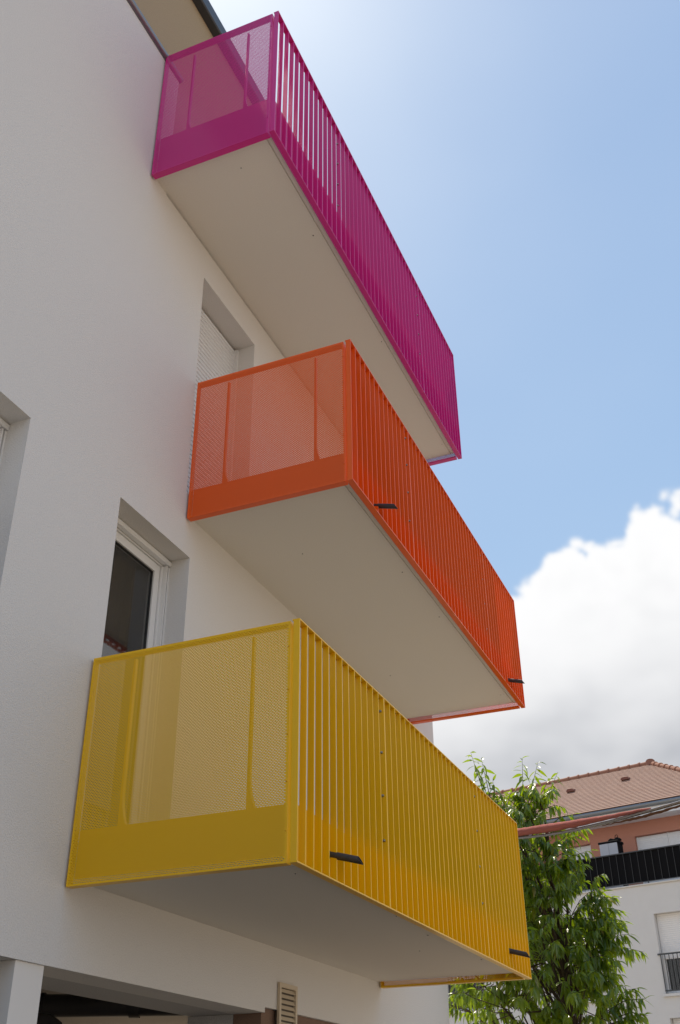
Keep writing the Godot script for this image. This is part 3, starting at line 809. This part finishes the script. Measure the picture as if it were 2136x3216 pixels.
	var gut := MB.new(); gut.tube([Vector3(-27.2, 10.765, -1.60), Vector3(-8.35, 10.765, -1.60)], [0.08, 0.08], 10)
	part(nb, "gutter", gut.mesh(), mat(0.22, 0.235, 0.25, 0.4, 0.5))
	# roof body under the tiles
	var E0 := Vector3(-27.0, 10.83, -1.55); var E1 := Vector3(-8.42, 10.83, -1.55)
	var R0 := Vector3(-27.0, 13.25, -5.5); var R1 := Vector3(-12.42, 13.25, -5.5)
	var B0 := Vector3(-27.0, 10.83, -9.45); var B1 := Vector3(-8.42, 10.83, -9.45)
	var clay := StandardMaterial3D.new(); clay.vertex_color_use_as_albedo = true; clay.roughness = 0.85
	clay.uv1_triplanar = true; clay.uv1_world_triplanar = true; clay.uv1_scale = Vector3.ONE / 1.1; clay.albedo_texture = grit
	var rb := MB.new(); rb.tint = Color(0.22, 0.10, 0.07)
	rb.quad(E0, E1, R1, R0); rb.tri(E1, B1, R1); rb.quad(B1, B0, R0, R1); rb.tri(B0, E0, R0); rb.quad(E0, B0, B1, E1)
	var roof := part(nb, "roof", rb.mesh(), clay)
	# tiles: courses of slightly tilted plates
	var rng := RandomNumberGenerator.new(); rng.seed = 41
	var slope := (R0 - E0); slope.x = 0.0
	var SL := slope.length(); var su := slope / SL
	var nrm := Vector3(0, -su.z, su.y)
	if nrm.y < 0.0: nrm = -nrm
	var courses := 28
	var cs := SL / courses
	var tw := 0.20
	var protos := []
	for k in 5:
		var tm := MB.new()
		var v := rng.randf_range(0.93, 1.06)
		tm.tint = Color(0.39 * v, 0.24 * v, 0.185 * v) if k != 4 else Color(0.375, 0.22, 0.168)
		tile_plate(tm, Vector3.ZERO, tw - 0.0004, cs + 0.035, su, nrm)
		protos.append([tm.mesh(), tm.tint])
	var rest := MB.new()
	var count := 0
	for ci in courses:
		var f := float(ci) / courses
		var xr := lerpf(E1.x, R1.x, f) - 0.05
		var x := xr - tw - (tw * 0.5 if ci % 2 == 1 else 0.0)
		var near := 0
		while x > -24.0:
			var base := Vector3(x, E0.y, E0.z) + su * (cs * ci) + nrm * 0.014
			var k := rng.randi_range(0, 4) if rng.randf() < 0.8 else 2
			base += nrm * rng.randf_range(0.0, 0.0008)
			var shows := x > -19.0 and x < lerpf(-9.7, -11.4, f)
			if shows and ci < 8 and count < 300:
				part(roof, "roof_tile", protos[k][0], clay, base); count += 1
			else:
				rest.tint = protos[k][1]
				tile_plate(rest, base, tw - 0.0004, cs + 0.035, su, nrm)
			x -= tw
	# hip face tiles
	var hs := (R1 - (E1 + B1) * 0.5)
	var hl := hs.length(); var hu := hs / hl
	var hn := Vector3(hu.y, -hu.x, 0)
	if hn.y < 0: hn = -hn
	for ci in courses:
		var f := float(ci) / courses
		var zl := lerpf(E1.z, R1.z, f) - 0.1; var zr := lerpf(B1.z, R1.z, f) + 0.1
		var z := zl
		while z - tw > zr:
			var base := Vector3(E1.x, E1.y, z) + hu * (hl / courses * ci) + hn * 0.014
			rest.tint = protos[rng.randi_range(0, 4)][1]
			var w3 := Vector3(0, 0, -(tw - 0.012)); var l3 := hu * (hl / courses + 0.035) - hn * 0.012
			rest.quad(base + hn * 0.014, base + w3 + hn * 0.014, base + w3 + l3, base + l3)
			rest.quad(base, base + w3, base + w3 + hn * 0.014, base + hn * 0.014)
			z -= tw
	part(roof, "far_tiles", rest.mesh(), clay).set_meta("kind", "stuff")
	# ridge and hip caps
	var cap := MB.new(); cap.tint = Color(0.40, 0.19, 0.125)
	cap.tube([Vector3(0, 0, 0), Vector3(0.36, 0, 0), Vector3(0.361, 0, 0), Vector3(0.42, 0, 0)], [0.085, 0.095, 0.115, 0.115], 10)
	var capm := cap.mesh()
	var n_caps := 34
	for i in n_caps: part(roof, "ridge_tile", capm, clay, R1 + Vector3(-0.40 * (i + 1), 0.03, 0))
	var hv := (E1 - R1)
	var hb := Basis(hv.normalized(), Vector3.UP.cross(hv.normalized()).cross(hv.normalized()) * -1.0, Vector3.UP)
	hb.y = (Vector3.UP - hb.x * hb.x.y).normalized(); hb.z = hb.x.cross(hb.y)
	for i in int(hv.length() / 0.40): part(roof, "ridge_tile", capm, clay, R1 + hv.normalized() * (0.40 * i + 0.02) + Vector3(0, 0.03, 0), hb)
	var knob := MB.new(); knob.tint = Color(0.34, 0.16, 0.11)
	knob.tube([Vector3(0, -0.08, 0), Vector3(0, 0.08, 0), Vector3(0, 0.14, 0), Vector3(0, 0.17, 0)], [0.16, 0.17, 0.12, 0.03], 12)
	part(roof, "ridge_end_cap", knob.mesh(), clay, R1 + Vector3(0.0, 0.03, 0))
	# two ventilation tiles
	for q in [[-14.95, 0.62], [-12.93, 0.66]]:
		var vm := MB.new(); vm.tint = Color(0.26, 0.11, 0.085)
		vm.prism([Vector2(-0.15, 0.0), Vector2(0.15, 0.0), Vector2(0.13, 0.07), Vector2(0.0, 0.10), Vector2(-0.13, 0.07)], -0.22, 0.12)
		var vi := part(roof, "ventilation_tile", vm.mesh(), clay, Vector3(q[0], E0.y, E0.z) + su * SL * q[1] + nrm * 0.02)
		vi.rotation.x = 0.12
	# ---- things on the terrace
	var sc := thing("terrace_railing", "black fabric screened railing with thin upright bars along the coral terrace", "railing", o + nz * -0.12 + Vector3(0, 8.065, 0))
	sc.basis = nb.basis
	var cl := MB.new()
	var xx := -17.0
	var i2 := 0
	while xx < -7.0:
		var a := Vector3(xx, 0.09 + 0.006 * sin(i2 * 1.7), 0.012 * sin(i2 * 0.9)); var b := Vector3(xx + 0.11, 0.09 + 0.006 * sin((i2 + 1) * 1.7), 0.012 * sin((i2 + 1) * 0.9))
		cl.quad(a, b, Vector3(b.x, 0.955, b.z), Vector3(a.x, 0.955, a.z))
		xx += 0.11; i2 += 1
	part(sc, "screen_cloth", cl.mesh(), black)
	bx(sc, "top_rail", Vector3(-17.0, 0.955, -0.02), Vector3(-7.0, 0.985, 0.045), dark_metal)
	bx(sc, "bottom_rail", Vector3(-17.0, 0.065, 0.014), Vector3(-7.0, 0.085, 0.04), dark_metal)
	var vb := MB.new(); vb.box(Vector3(-0.007, 0.085, 0.0), Vector3(0.007, 0.955, 0.013))
	var vbm := vb.mesh()
	var grey_bar := mat(0.022, 0.023, 0.025, 0.5)
	for i in 45: part(sc, "upright_bar", vbm, grey_bar, Vector3(-16.95 + 0.22 * i, 0, 0.022))
	for i in 6: bx(sc, "foot", Vector3(-16.5 + 1.75 * i, 0.0, 0.014), Vector3(-16.46 + 1.75 * i, 0.065, 0.04), dark_metal)
	var cab := thing("terrace_cabinet", "black cabinet with two pale grey doors standing on the coral terrace", "cabinet", o + ex * -12.64 + nz * -0.95 + Vector3(0, 8.002, 0))
	cab.basis = Basis(Vector3.UP, 0.0) * nb.basis
	bx(cab, "case", Vector3(-0.30, 0.0, -0.42), Vector3(0.30, 1.60, 0.0), black)
	var tp := MB.new(); tp.bar(Vector3(-0.33, 1.602, -0.45), Vector3(0.33, 1.67, 0.03), 0, 0.02)
	part(cab, "top", tp.mesh(), black)
	var dg := mat(0.42, 0.44, 0.48, 0.5)
	bx(cab, "door", Vector3(-0.292, 0.03, 0.001), Vector3(-0.004, 1.595, 0.02), dg)
	bx(cab, "door", Vector3(0.004, 0.03, 0.001), Vector3(0.292, 1.595, 0.02), dg)
	var bag := thing("black_bundle", "small crumpled black bundle lying on top of the terrace cabinet", "bundle", o + ex * -12.5 + nz * -1.15 + Vector3(0, 9.672, 0))
	var bm := MB.new()
	bm.tube([Vector3(-0.2, 0.04, 0), Vector3(-0.12, 0.06, 0.01), Vector3(0.0, 0.05, 0.0), Vector3(0.08, 0.075, -0.02), Vector3(0.17, 0.05, 0.02), Vector3(0.22, 0.03, 0.0)], [0.02, 0.058, 0.045, 0.072, 0.05, 0.02], 8)
	part(bag, "cloth", bm.mesh(), black)
	var hd := MB.new(); hd.tube([Vector3(0.02, 0.1, 0), Vector3(0.05, 0.2, 0), Vector3(0.1, 0.21, 0.0), Vector3(0.12, 0.13, 0.0)], [0.012, 0.012, 0.012, 0.012], 6)
	part(bag, "handle", hd.mesh(), black)

func tile_plate(s: MB, base: Vector3, w: float, l: float, su: Vector3, nrm: Vector3) -> void:
	var wx := Vector3(w, 0, 0)
	var a := base + nrm * 0.019; var b := a + wx
	var c := b + su * l - nrm * 0.019; var d := a + su * l - nrm * 0.019
	var m := wx * 0.5
	s.quad(a, a + m, d + m, d); s.quad(a + m, b, c, d + m)
	s.quad(base, base + wx, b, a)

# a dark line with a red sleeve, strung from the end of the white facade in front of the tree
func sleeve_line(grit: Texture2D, grain: Texture2D, zinc: Material) -> void:
	var at := func(x: float, y: float) -> Vector3:    # the line comes nearer as it leaves the wall
		var dist := 11.2 - 1.6 * (x - 505.0) / 1063.0
		return cam.position + pixel_ray(1380.0 + x * 0.4821, 2300.0 + y * 0.4821) * dist
	var px := func(r: float, x: float) -> float:
		return r * 0.4821 / FPX * (11.2 - 1.6 * (x - 505.0) / 1063.0)
	var foot: Vector3 = at.call(125.0, 702.0)
	foot.x = 0.0
	var t := thing("strung_cable", "sagging dark cable with a faded red sleeve strung from behind the yellow balcony", "cable", foot)
	var bp := [Vector3.ZERO]; var br := [0.013]
	for q in [[300, 700], [505, 688], [600, 680], [700, 668], [800, 652], [900, 632], [1000, 608], [1100, 585], [1200, 558], [1300, 530], [1400, 503], [1500, 475], [1568, 455], [1700, 413], [1900, 345], [2300, 190]]:
		bp.append(at.call(q[0], q[1]) - foot); br.append(0.0145)
	var bb := MB.new(); bb.tube(bp, br, 10)
	part(t, "cable", bb.mesh(), mat(0.30, 0.30, 0.31, 0.22, 0.85))
	var rp := []; var rr := []
	var ar := RandomNumberGenerator.new(); ar.seed = 12
	var keys := [[300, 668, 25], [400, 664, 25], [505, 655, 25], [600, 640, 25], [700, 625, 25], [800, 610, 24], [900, 592, 22], [1000, 572, 18], [1100, 553, 14], [1200, 532, 12], [1300, 510, 9], [1400, 492, 5]]
	for k in keys.size() - 1:
		for i in 4:
			var f := i / 4.0
			var x := lerpf(keys[k][0], keys[k + 1][0], f)
			var r := lerpf(keys[k][2], keys[k + 1][2], f) * ar.randf_range(0.93, 1.06)
			rp.append(at.call(x, lerpf(keys[k][1], keys[k + 1][1], f) + ar.randf_range(-1.5, 1.5)) - foot); rr.append(px.call(r, x))
	var rl := MB.new(); rl.tube(rp, rr, 12)
	part(t, "sleeve", rl.mesh(), rendered(0.62, 0.235, 0.215, 0.35, 0.5, grit, grain))
	# frayed brown wrapping along the underside of the bare stretch
	var wp := []; var wr := []
	for i in 34:
		var x := 1060.0 + i * 20.0
		var mid := 595.0 - (x - 1060.0) * 0.272 + 14.0 + 12.0 * sin(clampf((x - 1060.0) / 640.0, 0.0, 1.0) * PI)
		wp.append(at.call(x, mid + ar.randf_range(-2.0, 2.0)) - foot)
		wr.append(px.call(1.5 + 7.5 * sin(clampf((x - 1060.0) / 660.0, 0.0, 1.0) * PI) * ar.randf_range(0.7, 1.15), x))
	var wm := MB.new(); wm.tube(wp, wr, 9)
	part(t, "frayed_wrapping", wm.mesh(), rendered(0.24, 0.13, 0.08, 0.3, 0.6, grit, grain))
	var hk := MB.new()
	hk.box(Vector3(0.001, -0.07, -0.04), Vector3(0.012, 0.07, 0.04)); hk.box(Vector3(0.012, -0.012, -0.012), Vector3(0.05, 0.012, 0.012))
	part(t, "wall_hook", hk.mesh(), zinc)
